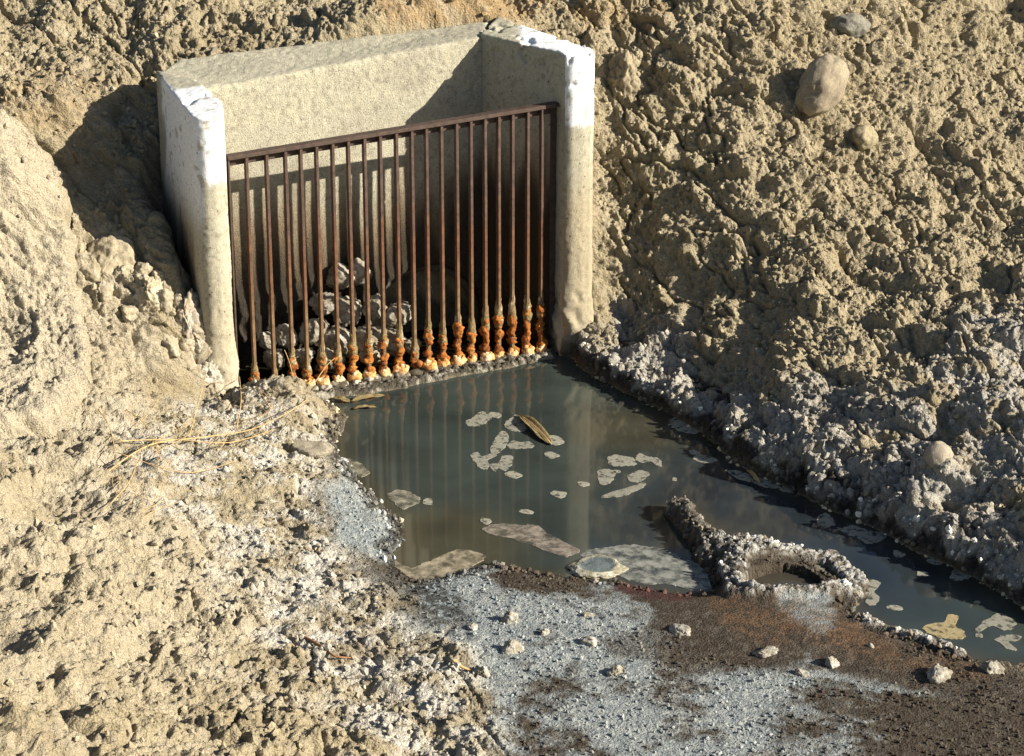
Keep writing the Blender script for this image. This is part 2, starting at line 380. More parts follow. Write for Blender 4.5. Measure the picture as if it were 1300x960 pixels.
# extra rubble at the foot of the left post
foot = ell(215, 420, 75, 80, 30)*.9
D += foot*(.05*lumps(wx, wy, .07, 91, .9)/.6*.7)*near_wall
D = np.where((Wd > .02) & (cm < .01), 0, D)
Xd, Yd, Zd = X+D*nx, Y+D*ny, Z+D*nz
# colours
dirt = C(.46, .38, .24); dirt2 = C(.38, .305, .185); pale = C(.58, .50, .36); grey = C(.30, .27, .21)
t1 = fbm2(wx, wy, 2.2, 5, 101); t2 = fbm2(wx, wy, 14, 4, 102); t3 = fbm2(wx, wy, 55, 3, 103)
colr = lerp(np.tile(dirt, (X.size, 1)), dirt2, sm(t1, -.1, .5)*.7)
colr = lerp(colr, C(.46, .31, .15), ell(590, 5, 120, 34)*.8+ell(790, 20, 60, 25)*.4+ell(60, 130, 60, 40)*.3)
colr = lerp(colr, pale, np.clip(sm(t2, -.05, .5)*.45+ell(60, 470, 130, 190)*.6+sm(sdist(X, Y, BLOCK), -.01, .05)*.9+ell(120, 780, 230, 130)*.45, 0, 1))
colr = lerp(colr, grey, sm(t3, .15, .6)*.45)
colr = lerp(colr, C(.47, .385, .24), rightness*.6*sm(t2, -.4, .4))
wt = C(.72, .69, .62)
colr = lerp(colr, wt, white_m*sm(.5*t3+.9*t2+.3*t1, -.4, .35)*.75)
colr = lerp(colr, C(.20, .18, .15), white_m*sm(-t3-.7*t2+.35*sm(PX, 300, 520), .2, .7)*.4)
colr = lerp(colr, C(.50, .47, .42), np.clip(terr_m*.8*sm(t2+t3*.5, -.4, .2), 0, 1))
colr = lerp(colr, C(.53, .50, .44), bank_face*.85)
colr = lerp(colr, C(.22, .18, .13), bank_face*sm(t3+t2, .0, .5)*.7)
# wash floor
blue = lerp(np.tile(C(.34, .375, .375), (X.size, 1)), C(.52, .53, .49), sm(t3, -.2, .5)*.7)
brown = lerp(np.tile(C(.075, .055, .036), (X.size, 1)), C(.17, .145, .11), sm(t3, -.1, .5)*.6)
bm = sm(.9*t1+.8*t2+.25*t3, -.8, -.05)*np.clip(ell(690, 785, 200, 60, 8)+ell(800, 765, 110, 22, 12)+ell(640, 850, 220, 80)+ell(860, 890, 200, 50)+ell(760, 960, 300, 60)+ell(1020, 775, 38, 30, 50)+ell(1100, 850, 110, 22, 10)*.7+ell(460, 640, 55, 38, 40)+ell(470, 690, 50, 22, 20)*.9, 0, 1)
fl = lerp(brown, np.zeros(3, F), 0*Z); fl = fl*(1-bm[:, None])+blue*bm[:, None]
wetb = np.clip(ell(690, 735, 60, 20, 6)+ell(850, 762, 70, 20, 20)+ell(930, 800, 105, 42, 15)*.95+ell(880, 815, 90, 35, 0)*.7+ell(1180, 850, 150, 26, 8)+ell(900, 770, 90, 26, 10), 0, 1)
fl = fl*(1-wetb[:, None])+brown*wetb[:, None]
rusty = np.clip(ell(940, 776, 70, 24, 38, .6)*.8+ell(1050, 800, 90, 20, 22, .6)*.8+ell(1210, 850, 60, 14, 8)*.6, 0, 1)
fl = lerp(fl, C(.19, .10, .045), rusty*sm(t3+.7*t2, -.6, .25)*.8)
fl = lerp(fl, C(.085, .03, .026), np.clip(ell(835, 752, 55, 12, 10)+ell(655, 690, 30, 8), 0, 1)*.8)
fl = lerp(fl, C(.03, .028, .024), ell(530, 760, 90, 26, 28)*sm(t3, -.5, .1)*.85)
colr = colr*(1-floor_m[:, None])+fl*floor_m[:, None]
# a dark wet margin everywhere along the water, crystals above it
wet = land*sm(.06+.05*t2+Wd*1.0, 0, .035)
wetr = sm(Rt, 0, .03)*sm(.075+.10*t2-Zd, 0, .035)*land
colr = lerp(colr, C(.035, .028, .02), np.clip(wet*.8*(1-sm(Rt, 0, .03))+wetr*.95, 0, 1))
colr = lerp(colr, C(.55, .53, .48), sm(Rt, 0, .03)*sm(.2-Zd, 0, .08)*sm(sml, .5, .66)*sm(t3, 0, .4)*.6*land)
colr = lerp(colr, C(.16, .135, .10), cm)
colr = lerp(colr, C(.62, .60, .55), crust_m*sm(lk2+.6*lk+.5*t3, .35, .75)*np.clip(.35+sm(PX, 880, 930), 0, 1)*.9)
colr = lerp(colr, C(.07, .055, .035), ridge([(866, 660), (885, 690), (895, 720)], 1, .09, 7)*sm(t3, -.6, .2)*.7)
sl = sm(sill, .004, .016)
colr = lerp(colr, C(.10, .085, .06), sl*.8); colr = lerp(colr, C(.55, .50, .40), sl*sm(t3+.4*t2, .05, .35)*.8)
bedm = (Wd > .01) & (cm < .2)
colr[bedm] = C(.05, .045, .03)
inbox = (Bd > -.01)
rgh = np.full(X.size, .95, F); rgh = rgh-.5*np.clip(wet+wetr+wetb*floor_m*.9, 0, 1)
colr = np.clip(colr*.72, .008, .9)
nyy, nxx = shp
idx = np.arange(nyy*nxx, dtype=np.int32).reshape(shp)
q = np.stack([idx[:-1, :-1], idx[:-1, 1:], idx[1:, 1:], idx[1:, :-1]], -1).reshape(-1, 4)
ground = mesh_np('ground', np.stack([Xd, Yd, Zd], 1), q, M_ground, np.c_[colr, rgh])
tag(ground, kind='structure')
Zgrid = Zd.reshape(shp)
def gz(x, y):
    i = min(max(np.searchsorted(gy, y)-1, 0), nyy-2); j = min(max(np.searchsorted(gx, x)-1, 0), nxx-2)
    return float(Zgrid[i:i+2, j:j+2].mean())
def on_ground(px, py):
    """walk the sight line down to the ground: where a thing stands"""
    z = 1.6
    for _ in range(400):
        x, y = unp(px, py, z)
        if abs(x) < 2.6 and 5.5 < y < 11.2 and gz(x, y) >= z: return Vector((x, y, gz(x, y)))
        z -= .008
        if z < -.02: break
    x, y = unp(px, py, 0); return Vector((x, y, max(0, gz(x, y))))

# ------------------------------------------------------------------ water
wxs = np.arange(-1.9, 3.2, .03); wys = np.arange(5.2, 10.2, .03)
A, B = np.meshgrid(wxs, wys); s2 = A.shape; A = A.ravel(); B = B.ravel()
px_, py_ = proj(A, B, 0*A); wd = sdist(A, B, WATER)
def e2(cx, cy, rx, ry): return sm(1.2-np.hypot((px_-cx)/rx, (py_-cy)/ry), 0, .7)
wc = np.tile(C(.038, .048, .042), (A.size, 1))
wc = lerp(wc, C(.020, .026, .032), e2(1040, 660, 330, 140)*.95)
wc = lerp(wc, C(.06, .048, .028), sm(.10-wd, 0, .09)*.6*sm(py_, 470, 560))
wc = lerp(wc, C(.06, .05, .03), e2(810, 545, 90, 32)*.6)
wc = lerp(wc, C(.055, .050, .030), e2(560, 690, 120, 55)*.8)
wc = lerp(wc, C(.012, .012, .008), sm(B-(8.9+.42*(A+1.1)), 0, .06))  # shade behind the grate painted into the water colour
i2 = np.arange(A.size, dtype=np.int32).reshape(s2)
q2 = np.stack([i2[:-1, :-1], i2[:-1, 1:], i2[1:, 1:], i2[1:, :-1]], -1).reshape(-1, 4)
keep = (wd[q2].max(1) > -.12) | (sdist(A, B, HOLE)[q2].max(1) > -.08)
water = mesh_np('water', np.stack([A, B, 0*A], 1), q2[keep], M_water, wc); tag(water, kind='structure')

# ------------------------------------------------------------------ headwall
def prism(bm, pts, z0, tops):
    lo = [bm.verts.new((x, y, z0)) for x, y in pts]; hi = [bm.verts.new((x, y, t)) for (x, y), t in zip(pts, tops)]
    n = len(pts)
    bm.faces.new(lo[::-1]); bm.faces.new(hi)
    for i in range(n): bm.faces.new((lo[i], lo[(i+1) % n], hi[(i+1) % n], hi[i]))
def remeshed(bm, voxel, smooth_it=2):
    bmesh.ops.recalc_face_normals(bm, faces=bm.faces)
    me = bpy.data.meshes.new('tmp'); bm.to_mesh(me); bm.free()
    o = bpy.data.objects.new('tmp', me); col.objects.link(o)
    r = o.modifiers.new('r', 'REMESH'); r.mode = 'VOXEL'; r.voxel_size = voxel
    if smooth_it:
        k = o.modifiers.new('s', 'SMOOTH'); k.iterations = smooth_it; k.factor = .5
    dg = bpy.context.evaluated_depsgraph_get(); e = o.evaluated_get(dg)
    res = bpy.data.meshes.new_from_object(e, depsgraph=dg)
    bpy.data.objects.remove(o); bpy.data.meshes.remove(me)
    return res
def get_co(me):
    v = np.empty(len(me.vertices)*3, F); me.vertices.foreach_get('co', v); return v.reshape(-1, 3)
def get_no(me):
    v = np.empty(len(me.vertices)*3, F); me.vertex_normals.foreach_get('vector', v); return v.reshape(-1, 3)
headwall = empty('culvert_headwall', (-.5, 9.5, 0))
tag(headwall, 'weathered concrete box headwall with flared wings and white painted ends around the rusty grate', 'headwall')
def concrete_part(name, me, kind):
    p = get_co(me); n = get_no(me)
    d = .004*fbm3(p, 5, 3, 5)+.0008*fbm3(p, 45, 2, 6)
    if kind == 'wing': d -= .012*sm(fbm3(p, 16, 3, 7), .18, .42)*sm(p[:, 2], 1.12, 1.19)
    top = sm(n[:, 2], .3, .8)*sm(p[:, 2], 1.0, 1.15)
    d += .003*top*fbm3(p, 75, 3, 9)
    # chipped edges and bug holes
    hol = n3(p[:, 0]*38, p[:, 1]*38, p[:, 2]*38, 12); d -= .003*sm(hol, .7, .85)
    # spalled, pebbly band along the wall head and weathered foot of the posts
    rough_b = sm(p[:, 2], .95, 1.1)*(kind == 'back')+sm(.85-p[:, 2], 0, .25)*.8*(kind == 'wing')
    d += rough_b*(.0035*fbm3(p, 85, 2, 14)+.001*fbm3(p, 22, 2, 15))
    low = sm(.38-p[:, 2]+.1*fbm3(p, 7, 2, 3), 0, .25)
    d += low*(.018*(1-np.abs(fbm3(p, 9, 3, 16))*2)+.010*fbm3(p, 40, 2, 17))
    p2 = p+n*d[:, None]
    base = C(.50, .465, .35); c = np.tile(base, (len(p), 1))
    a = fbm3(p, 5, 4, 21); b = fbm3(p, 60, 3, 22)
    c = lerp(c, C(.36, .33, .26), sm(a, 0, .5)*.5); c = lerp(c, C(.62, .55, .38), sm(b, .1, .5)*.4*(.4+.6*np.clip(rough_b, 0, 1)))
    c = lerp(c, C(.24, .20, .14), sm(b, -.15, -.5)*.5)
    # brown seep stain and painted-in shade low on the inside, running in streaks
    st = fbm3(np.stack([p[:, 0]*6, p[:, 1]*6, p[:, 2]*.8], 1), 2.2, 4, 30)
    inner = sm((p[:, 1]-9.36-(p[:, 0]-.2)*.42), -.15-.02, -.02) if kind == 'back' else None
    gx_, gy_ = -.42, 1.
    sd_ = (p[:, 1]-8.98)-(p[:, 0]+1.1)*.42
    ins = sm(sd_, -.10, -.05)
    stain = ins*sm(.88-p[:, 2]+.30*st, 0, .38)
    c = lerp(c, C(.19, .125, .065), stain*.8); c = lerp(c, C(.10, .065, .035), ins*sm(.68-p[:, 2]+.3*st, 0, .4)*.8); c = lerp(c, C(.035, .028, .02), ins*sm(.60+.35*sm(p[:, 0], -.7, .1)-p[:, 2]+.2*st, 0, .35)*.9)  # near-black mix: dark stain plus interior shade painted in, higher towards the right
    if kind == 'wing':
        left = p[:, 0] < -.6
        line = np.where(left, .93, 1.0)+.02*a+.03*b
        front = sm(sd_, -.11, -.135)*np.maximum(sm(n[:, 0]*.381-n[:, 1]*.924, .1, .45), sm(n[:, 2], .4, .7))
        paint = sm(p[:, 2]-line, 0, .03)*front
        paint = np.maximum(paint, sm(p[:, 2]-line+.25, 0, .25)*sm(-n[:, 0]-.15, 0, .3)*left*sm(9.28+.1*a-p[:, 1], 0, .06))
        paint = np.maximum(paint, sm(n[:, 2], .5, .8)*sm(p[:, 2], 1.1, 1.15)*np.where(left, sm(9.12+.1*a-p[:, 1], 0, .05), sm(p[:, 0]-.02-.06*a, 0, .05)))
        chip = sm(fbm3(p, 30, 3, 44), .32, .42)
        paint = paint*(1-chip*.8)
        c = lerp(c, C(.95, .96, .97), paint)
        c = lerp(c, C(.40, .32, .20), front*sm(np.where(left, .75, .92)-p[:, 2]+.12*a, 0, np.where(left, .5, .25))*np.where(left, .45, .65))
        c = lerp(c, C(.60, .52, .38), front*sm(.30-p[:, 2]+.1*a, 0, .2)*.5*left)
        c = lerp(c, C(.07, .055, .035), front*sm(.16-p[:, 2]+.1*a, 0, .12)*(~left)*.85)
    me.vertices.foreach_set('co', p2.ravel()); me.update()
    me.polygons.foreach_set('use_smooth', np.ones(len(me.polygons), bool))
    set_col(me, np.clip(c*.8, .01, .9)); me.materials.clear(); me.materials.append(M_agg if kind == 'back' else M_conc); me.name = name
    o = bpy.data.objects.new(name, me); col.objects.link(o); o.parent = headwall
    o.matrix_parent_inverse = Matrix.Translation(-headwall.location)
    return o
# back wall with the pipe opening
bm = bmesh.new(); prism(bm, [(-1.26, 9.19), (-.12, 9.72), (-.10, 9.95), (-1.37, 9.50), (-1.44, 9.33)], -.2, [1.205, 1.298, 1.315, 1.262, 1.238])
bmesh.ops.recalc_face_normals(bm, faces=bm.faces)
me = bpy.data.meshes.new('b'); bm.to_mesh(me); bm.free(); ob = bpy.data.objects.new('b', me); col.objects.link(ob)
pc = Vector((-.42, 9.70, .02)); pdir = Vector((-.42, .91, 0)).normalized()
rotp = pdir.to_track_quat('Z', 'Y').to_matrix().to_4x4()
bm = bmesh.new(); bmesh.ops.create_cone(bm, cap_ends=True, segments=48, radius1=.30, radius2=.30, depth=1.2, matrix=Matrix.Translation(pc)@rotp)
mc = bpy.data.meshes.new('c'); bm.to_mesh(mc); bm.free(); oc = bpy.data.objects.new('c', mc); col.objects.link(oc)
bo = ob.modifiers.new('b', 'BOOLEAN'); bo.object = oc; bo.operation = 'DIFFERENCE'; bo.solver = 'EXACT'
dg = bpy.context.evaluated_depsgraph_get(); rb = bpy.data.meshes.new_from_object(ob.evaluated_get(dg), depsgraph=dg)
bpy.data.objects.remove(ob); bpy.data.objects.remove(oc); bpy.data.meshes.remove(me); bpy.data.meshes.remove(mc)
bm = bmesh.new(); bm.from_mesh(rb); bpy.data.meshes.remove(rb)
concrete_part('back_wall', remeshed(bm, .0085, 16), 'back')
bm = bmesh.new()
prism(bm, [(-1.232, 8.79), (-1.212, 8.762), (-1.18, 8.752), (-1.145, 8.762), (-1.118, 8.785), (-1.108, 8.82), (-1.125, 8.92), (-1.262, 9.20), (-1.45, 9.36)], -.2, [1.215, 1.21, 1.21, 1.213, 1.22, 1.225, 1.23, 1.25, 1.25])
concrete_part('wing_wall', remeshed(bm, .0075, 2), 'wing')
bm = bmesh.new()
prism(bm, [(.172, 9.44), (.30, 9.50), (-.06, 9.99), (-.135, 9.73)], -.2, [1.305, 1.31, 1.325, 1.31])
prism(bm, [(.205, 9.385), (.218, 9.36), (.245, 9.352), (.29, 9.365), (.325, 9.388), (.338, 9.415), (.30, 9.52), (.172, 9.465)], -.2, [1.31, 1.305, 1.302, 1.305, 1.31, 1.312, 1.315, 1.31])
concrete_part('wing_wall', remeshed(bm, .0075, 2), 'wing')
# pipe behind the opening
def tube_mesh(name, pts, radii, m, seg=8, parent=None, caps=True, colr=None):
    pts = [Vector(p) for p in pts]; v = []; f = []
    up = None
    for i, p in enumerate(pts):
        t = (pts[min(i+1, len(pts)-1)]-pts[max(i-1, 0)]).normalized()
        if up is None: up = t.orthogonal().normalized()
        up = (up-t*up.dot(t)).normalized(); s = t.cross(up)
        for k in range(seg):
            a = 2*math.pi*k/seg; v.append(p+(up*math.cos(a)+s*math.sin(a))*radii[i])
    for i in range(len(pts)-1):
        for k in range(seg): f.append((i*seg+k, i*seg+(k+1) % seg, (i+1)*seg+(k+1) % seg, (i+1)*seg+k))
    me = bpy.data.meshes.new(name)
    if caps: f.append(tuple(range(seg))[::-1]); f.append(tuple((len(pts)-1)*seg+k for k in range(seg)))
    me.from_pydata([tuple(a) for a in v], [], f); me.update()
    me.polygons.foreach_set('use_smooth', np.ones(len(me.polygons), bool)); me.materials.append(m)
    o = bpy.data.objects.new(name, me); col.objects.link(o)
    if parent:
        o.parent = parent; o.matrix_parent_inverse = Matrix.Translation(-parent.location)
    return o
M_pipe = mat('dark_wet_concrete', rough=.6, flat=(.10, .09, .07), noise=((30, .3),), bump=((120, .4, .004),))
p0 = pc-pdir*.06
ring_p = [(p0, .262), (p0, .298), (pc+pdir*1.6, .298), (pc+pdir*1.6, .262), (p0, .262)]
sg = 40; v = []; f = []
sx = rotp.to_3x3()@Vector((1, 0, 0)); sy = rotp.to_3x3()@Vector((0, 1, 0))
for c_, r_ in ring_p[:4]:
    for k in range(sg): a = 2*math.pi*k/sg; v.append(tuple(c_+(sx*math.cos(a)+sy*math.sin(a))*r_))
for i in range(4):
    for k in range(sg): j = (i+1) % 4; f.append((i*sg+k, i*sg+(k+1) % sg, j*sg+(k+1) % sg, j*sg+k))
n0 = len(v)
for k in range(sg): a = 2*math.pi*k/sg; v.append(tuple(pc+pdir*1.59+(sx*math.cos(a)+sy*math.sin(a))*.29))
v.append(tuple(pc+pdir*1.59))
me = bpy.data.meshes.new('drain_pipe'); me.from_pydata(v, [], f+[(n0+k, n0+(k+1) % sg, n0+sg) for k in range(sg)]); me.update()
me.materials.append(M_pipe); me.polygons.foreach_set('use_smooth', np.ones(len(me.polygons), bool))
o = bpy.data.objects.new('drain_pipe', me); col.objects.link(o); o.parent = headwall; o.matrix_parent_inverse = Matrix.Translation(-headwall.location)

# ------------------------------------------------------------------ grate
GL = Vector((-1.113, 8.885, 0)); GR = Vector((.196, 9.425, 0))
gd = (GR-GL).normalized(); gn = Vector((gd.y, -gd.x, 0))         # along, and out towards the viewer
GZ0, GZ1 = 1.005, 1.078
grate = empty('bar_grate', GL)
tag(grate, 'rusty steel grate of upright flat bars across the mouth of the culvert', 'grate')
def gbox(name, s0, s1, n0_, n1_, z0, z1, zz1=None, m=M_steel, bev=.0015, parent=None):
    """box in grate coordinates: s along, n out; z1 may differ at the far end"""
    zz1 = z1 if zz1 is None else zz1
    bm = bmesh.new(); vs = []
    for s_, zt, zb in ((s0, z1, z0), (s1, zz1, z0+(zz1-z1) if z0 > .5 else z0)):
        for n_ in (n0_, n1_):
            p = GL+gd*s_+gn*n_
            vs.append((bm.verts.new((p.x, p.y, zb)), bm.verts.new((p.x, p.y, zt))))
    (a, A_), (b, B_), (c, C_), (d, D_) = vs
    for q_ in ((a, b, B_, A_), (c, C_, D_, d), (a, A_, C_, c), (b, d, D_, B_), (A_, B_, D_, C_), (a, c, d, b)): bm.faces.new(q_)
    bmesh.ops.recalc_face_normals(bm, faces=bm.faces)
    if bev: bmesh.ops.bevel(bm, geom=bm.edges[:], offset=bev, segments=1, affect='EDGES')
    me = bpy.data.meshes.new(name); bm.to_mesh(me); bm.free(); me.materials.append(m)
    o = bpy.data.objects.new(name, me); col.objects.link(o)
    o.parent = parent or grate; o.matrix_parent_inverse = Matrix.Translation(-grate.location)
    return o
Wg = (GR-GL).length
zt = lambda s: GZ0+(GZ1-GZ0)*s/Wg
bar_px = [312.5, 338, 362, 381.5, 401.5, 422, 442, 462.5, 482.3, 503, 522.5, 541, 560, 579.5, 597.5, 615.5, 633, 650.5, 670, 688]
def s_of(px, z):
    lo, hi = 0, Wg
    for _ in range(40):
        m_ = (lo+hi)/2; p = GL+gd*m_
        if proj(p.x, p.y, z)[0] < px: lo = m_
        else: hi = m_
    return lo
gbox('top_rail', 0.0, Wg+.035, -.028, .016, GZ0, GZ0+.016, GZ1+.018)            # flat flange on top
f2 = gbox('rail_flange', 0.003, Wg, -.026, -.018, GZ0-.032, GZ0-.0005, GZ1-.0005)
gbox('side_frame', .001, .008, -.03, .008, -.02, zt(0)-.002)
gbox('side_frame', Wg-.034, Wg-.004, -.020, -.012, .1, zt(Wg)-.002)
gbox('side_frame', Wg-.004, Wg+.004, -.020, .010, .1, zt(Wg)-.002)
def lump_col(name, pts, radii, seed, m, colf, seg=14, amp=.35, sc=90, parent=None):
    """lumpy growth following a line"""
    o = tube_mesh(name, pts, radii, m, seg, parent)
    me = o.data; p = get_co(me); n = get_no(me)
    r = np.repeat(np.array(radii, F), seg)
    d = r*amp*(fbm3(p, sc, 3, seed)+.35)
    p = p+n*d[:, None]; me.vertices.foreach_set('co', p.ravel()); me.update()
    set_col(me, colf(p, d/np.maximum(r, 1e-4), seed)*1.05); return o
def rust_col(p, d, s):
    a = fbm3(p, 45, 3, s); c = np.tile(C(.34, .115, .025), (len(p), 1))
    c = lerp(c, C(.16, .055, .018), sm(a, .05, .4)); c = lerp(c, C(.50, .23, .05), sm(-a, .1, .5)*.8); return c
def olive_col(p, d, s):
    a = fbm3(p, 60, 3, s); return lerp(np.tile(C(.20, .14, .06), (len(p), 1)), C(.42, .34, .2), sm(a, 0, .4))
def nod_col(p, d, s):
    a = fbm3(p, 40, 3, s); c = np.tile(C(.72, .40, .15), (len(p), 1))
    c = lerp(c, C(.80, .66, .45), sm(a, 0, .4)*.8); return lerp(c, C(.45, .17, .04), sm(-a, .15, .4)*.8)
def dark_col(p, d, s):
    a = fbm3(p, 70, 3, s); return lerp(np.tile(C(.10, .085, .06), (len(p), 1)), C(.55, .50, .40), sm(a, .05, .3))
r2 = random.Random(3)
# foot of each bar (px row of the foot), height of growth, orange strength
feet = [500, 503, 505, 503, 500, 498, 493, 488, 486, 481, 476, 472, 468, 465, 462, 459, 456, 453, 450, 447]
grow = [.07, .0, .11, .05, .10, .10, .13, .13, .15, .13, .06, .15, .12, .16, .12, .16, .17, .17, .18, .19]
for i, bx in enumerate(bar_px):
    s_ = s_of(bx, 1.0)
    z_top = zt(s_)-.0008
    zb = -.03
    b_ = gbox('bar', s_-.0062, s_+.0062, -.0165, .0095, zb, z_top, m=M_bar)
    cpt = GL+gd*s_-gn*.004
    g = grow[i]; base = .012
    # scaly olive deposit just above
    hs = base+g+.05+r2.random()*.05
    n_ = 10
    pts = [(cpt.x+r2.uniform(-.002, .002), cpt.y, base+g*.8+(hs-base-g*.8)*k/(n_-1)) for k in range(n_)]
    lump_col('scale_deposit', pts, [.0045+.010*(1-k/(n_-1))*r2.uniform(.7, 1.1)+.004*(k > 0) for k in range(n_)], i*7+1, M_rust, olive_col, 10, .6, 130, parent=b_)
    if g > .01:
        n_ = 26
        ph = r2.uniform(0, 6); pts = [(cpt.x+.004*math.sin(k*.4+ph), cpt.y-.006, base+.02+g*k/(n_-1)) for k in range(n_)]
        rr = [.0085+.0022*math.sin(k*.6+i*2)+r2.uniform(-.002, .004)+.004*(k < 3) for k in range(n_)]
        lump_col('rust_crust', pts, rr, i*7+2, M_rust, rust_col, 20, 1.2, 95, parent=b_)
    if i not in (0, 1, 10):
        R_ = r2.uniform(.019, .028)
        pts = [(cpt.x+r2.uniform(-.004, .004)+R_*.15, cpt.y-.018, base+R_*.9*math.sin(t_)+.012) for t_ in np.linspace(-1.35, 1.35, 11)]
        lump_col('orange_nodule', pts, [max(.003, R_*math.cos(t_)) for t_ in np.linspace(-1.35, 1.35, 11)], i*7+3, M_rust, nod_col, 20, .5, 60, parent=b_)
    R_ = r2.uniform(.026, .036)
    pts = [(cpt.x+.006, cpt.y-.022, .004+R_*.55*math.sin(t_)) for t_ in np.linspace(-1.35, 1.35, 9)]
    lump_col('foot_crust', pts, [max(.004, R_*math.cos(t_)) for t_ in np.linspace(-1.35, 1.35, 9)], i*7+4, M_rust, dark_col, 16, .6, 80, parent=b_)

# ------------------------------------------------------------------ stones and clods
def rock(name, loc, size, seed, c1, c2, label, cat='stone', group=None, amp=.22, rough=.05, rot=(0, 0, 0), sub=4, cells=0, c3=None, box=1, gran=.035, facets=5):
    bm = bmesh.new(); bmesh.ops.create_icosphere(bm, subdivisions=sub, radius=1)
    me = bpy.data.meshes.new(name); bm.to_mesh(me); bm.free()
    p = get_co(me); n = p.copy()
    if box != 1:
        p = np.sign(p)*np.abs(p)**box; p = p/np.abs(p).max()
    q_ = p*.9+seed*3.7
    d = amp*fbm3(q_, 1.3, 3, seed)*1.6+rough*fbm3(q_, 7, 3, seed+5)+gran*(1-np.abs(fbm3(q_, 15, 3, seed+6))*2.5)
    if cells: d += .45*cells*(.5-np.abs(fbm3(q_, 3.2, 3, seed+9))*2)
    # facets
    for k in range(facets):
        rr = random.Random(seed*31+k); u = Vector((rr.uniform(-1, 1), rr.uniform(-1, 1), rr.uniform(-.3, 1))).normalized()
        h = rr.uniform(.68, .9); t_ = p@np.array(u, F)-(h if facets < 8 else h-.14); p = p-np.clip(t_, 0, 1)[:, None]*np.array(u, F)*.9
    p = p+n*d[:, None]
    p = p*np.array(size, F)
    me.vertices.foreach_set('co', p.ravel().astype(F)); me.update()
    me.polygons.foreach_set('use_smooth', np.ones(len(me.polygons), bool))
    t_ = fbm3(p, 3/max(size), 4, seed+2); u_ = fbm3(p, 90, 3, seed+3)
    c = lerp(np.tile(C(*c1), (len(p), 1)), C(*c2), sm(t_+.5*u_, -.2, .4))
    if c3: c = lerp(c, C(*c3), sm(u_-t_, .1, .5))
    set_col(me, c*.74); me.materials.append(M_rock)
    o = bpy.data.objects.new(name, me); col.objects.link(o); o.location = loc; o.rotation_euler = rot
    return tag(o, label, cat, group)
DT, DT2 = (.45, .37, .24), (.33, .27, .18)
def place(px, py, dz=0): p = on_ground(px, py); return (p.x, p.y, p.z+dz)
rock('boulder', place(1040, 140, .075), (.098, .10, .155), 11, (.43, .36, .25), (.33, .27, .19), 'smooth oval tan boulder leaning on the upper right bank', rot=(-.35, .62, .1), sub=5, rough=.02, amp=.16, gran=.03, facets=3)
rock('rock', place(1078, 38, -.005), (.085, .08, .06), 12, (.30, .28, .22), (.20, .19, .16), 'rounded grey rock near the top edge of the right bank', sub=5, rough=.03, amp=.2, gran=.02)
rock('rock', place(1096, 190, .03), (.065, .06, .055), 13, (.46, .39, .24), (.33, .27, .17), 'small broken tan rock below the oval boulder', sub=4, amp=.25, cells=.1)
rock('rock', place(790, 108, .0), (.08, .09, .12), 15, DT, DT2, 'tan lump beside the top of the right post', sub=5, amp=.3, rough=.12, cells=.3, gran=.08)
rock('rock', place(1190, 585, .0), (.05, .045, .055), 16, (.50, .42, .31), (.42, .36, .28), 'pinkish tan stone standing on the right terrace', sub=4, amp=.15)
rock('pebble', place(1164, 622, .01), (.035, .03, .028), 17, (.42, .36, .32), (.5, .46, .42), 'round pale pebble in shade under the pinkish stone', 'pebble', sub=3, amp=.1)
r4 = random.Random(12)
for k, (px, py, r_) in enumerate([(178, 350, .05), (205, 395, .06), (225, 395, .05), (215, 440, .06), (250, 400, .05), (255, 450, .06), (235, 465, .05), (160, 350, .04), (275, 500, .05), (285, 520, .04), (200, 360, .04), (240, 440, .05), (268, 430, .045), (120, 350, .05), (130, 380, .05), (165, 400, .045), (95, 320, .04)]):
    rock('rubble_chunk', place(px, py, -.005), (r_*r4.uniform(.9, 1.3), r_, r_*r4.uniform(.7, 1.2)), 300+k, (.46, .385, .26), (.54, .47, .35), 'crusted earth chunk in the rubble between hollow and left post', 'rubble', 'rubble beside the left post', amp=.16, rough=.16, cells=.15, sub=4, gran=.09, facets=10, rot=(r4.random(), r4.random(), r4.random()*3))
rock('rubble_chunk', place(190, 375, .0), (.085, .07, .10), 19, (.50, .42, .28), (.66, .60, .47), 'knobbly crusted chunk in front of the shaded hollow', 'rubble', sub=5, amp=.18, rough=.2, cells=.2, gran=.1, facets=10)
rock('rubble_chunk', place(240, 425, .0), (.085, .07, .13), 20, (.46, .38, .27), (.58, .52, .42), 'upright crusted chunk against the left post', 'rubble', sub=5, amp=.18, rough=.2, cells=.2, gran=.1, facets=10)
rock('rubble_chunk', place(262, 480, -.02), (.085, .07, .09), 22, (.66, .60, .48), (.54, .46, .34), 'whitish crusted chunk at the foot of the left post', 'rubble', sub=5, amp=.18, rough=.2, cells=.2, gran=.1, facets=10)
rock('rubble_chunk', place(140, 330, -.02), (.11, .09, .10), 23, DT, (.55, .47, .33), 'tan clod on the rim of the shaded hollow', 'rubble', sub=5, amp=.25, rough=.08, cells=.12)
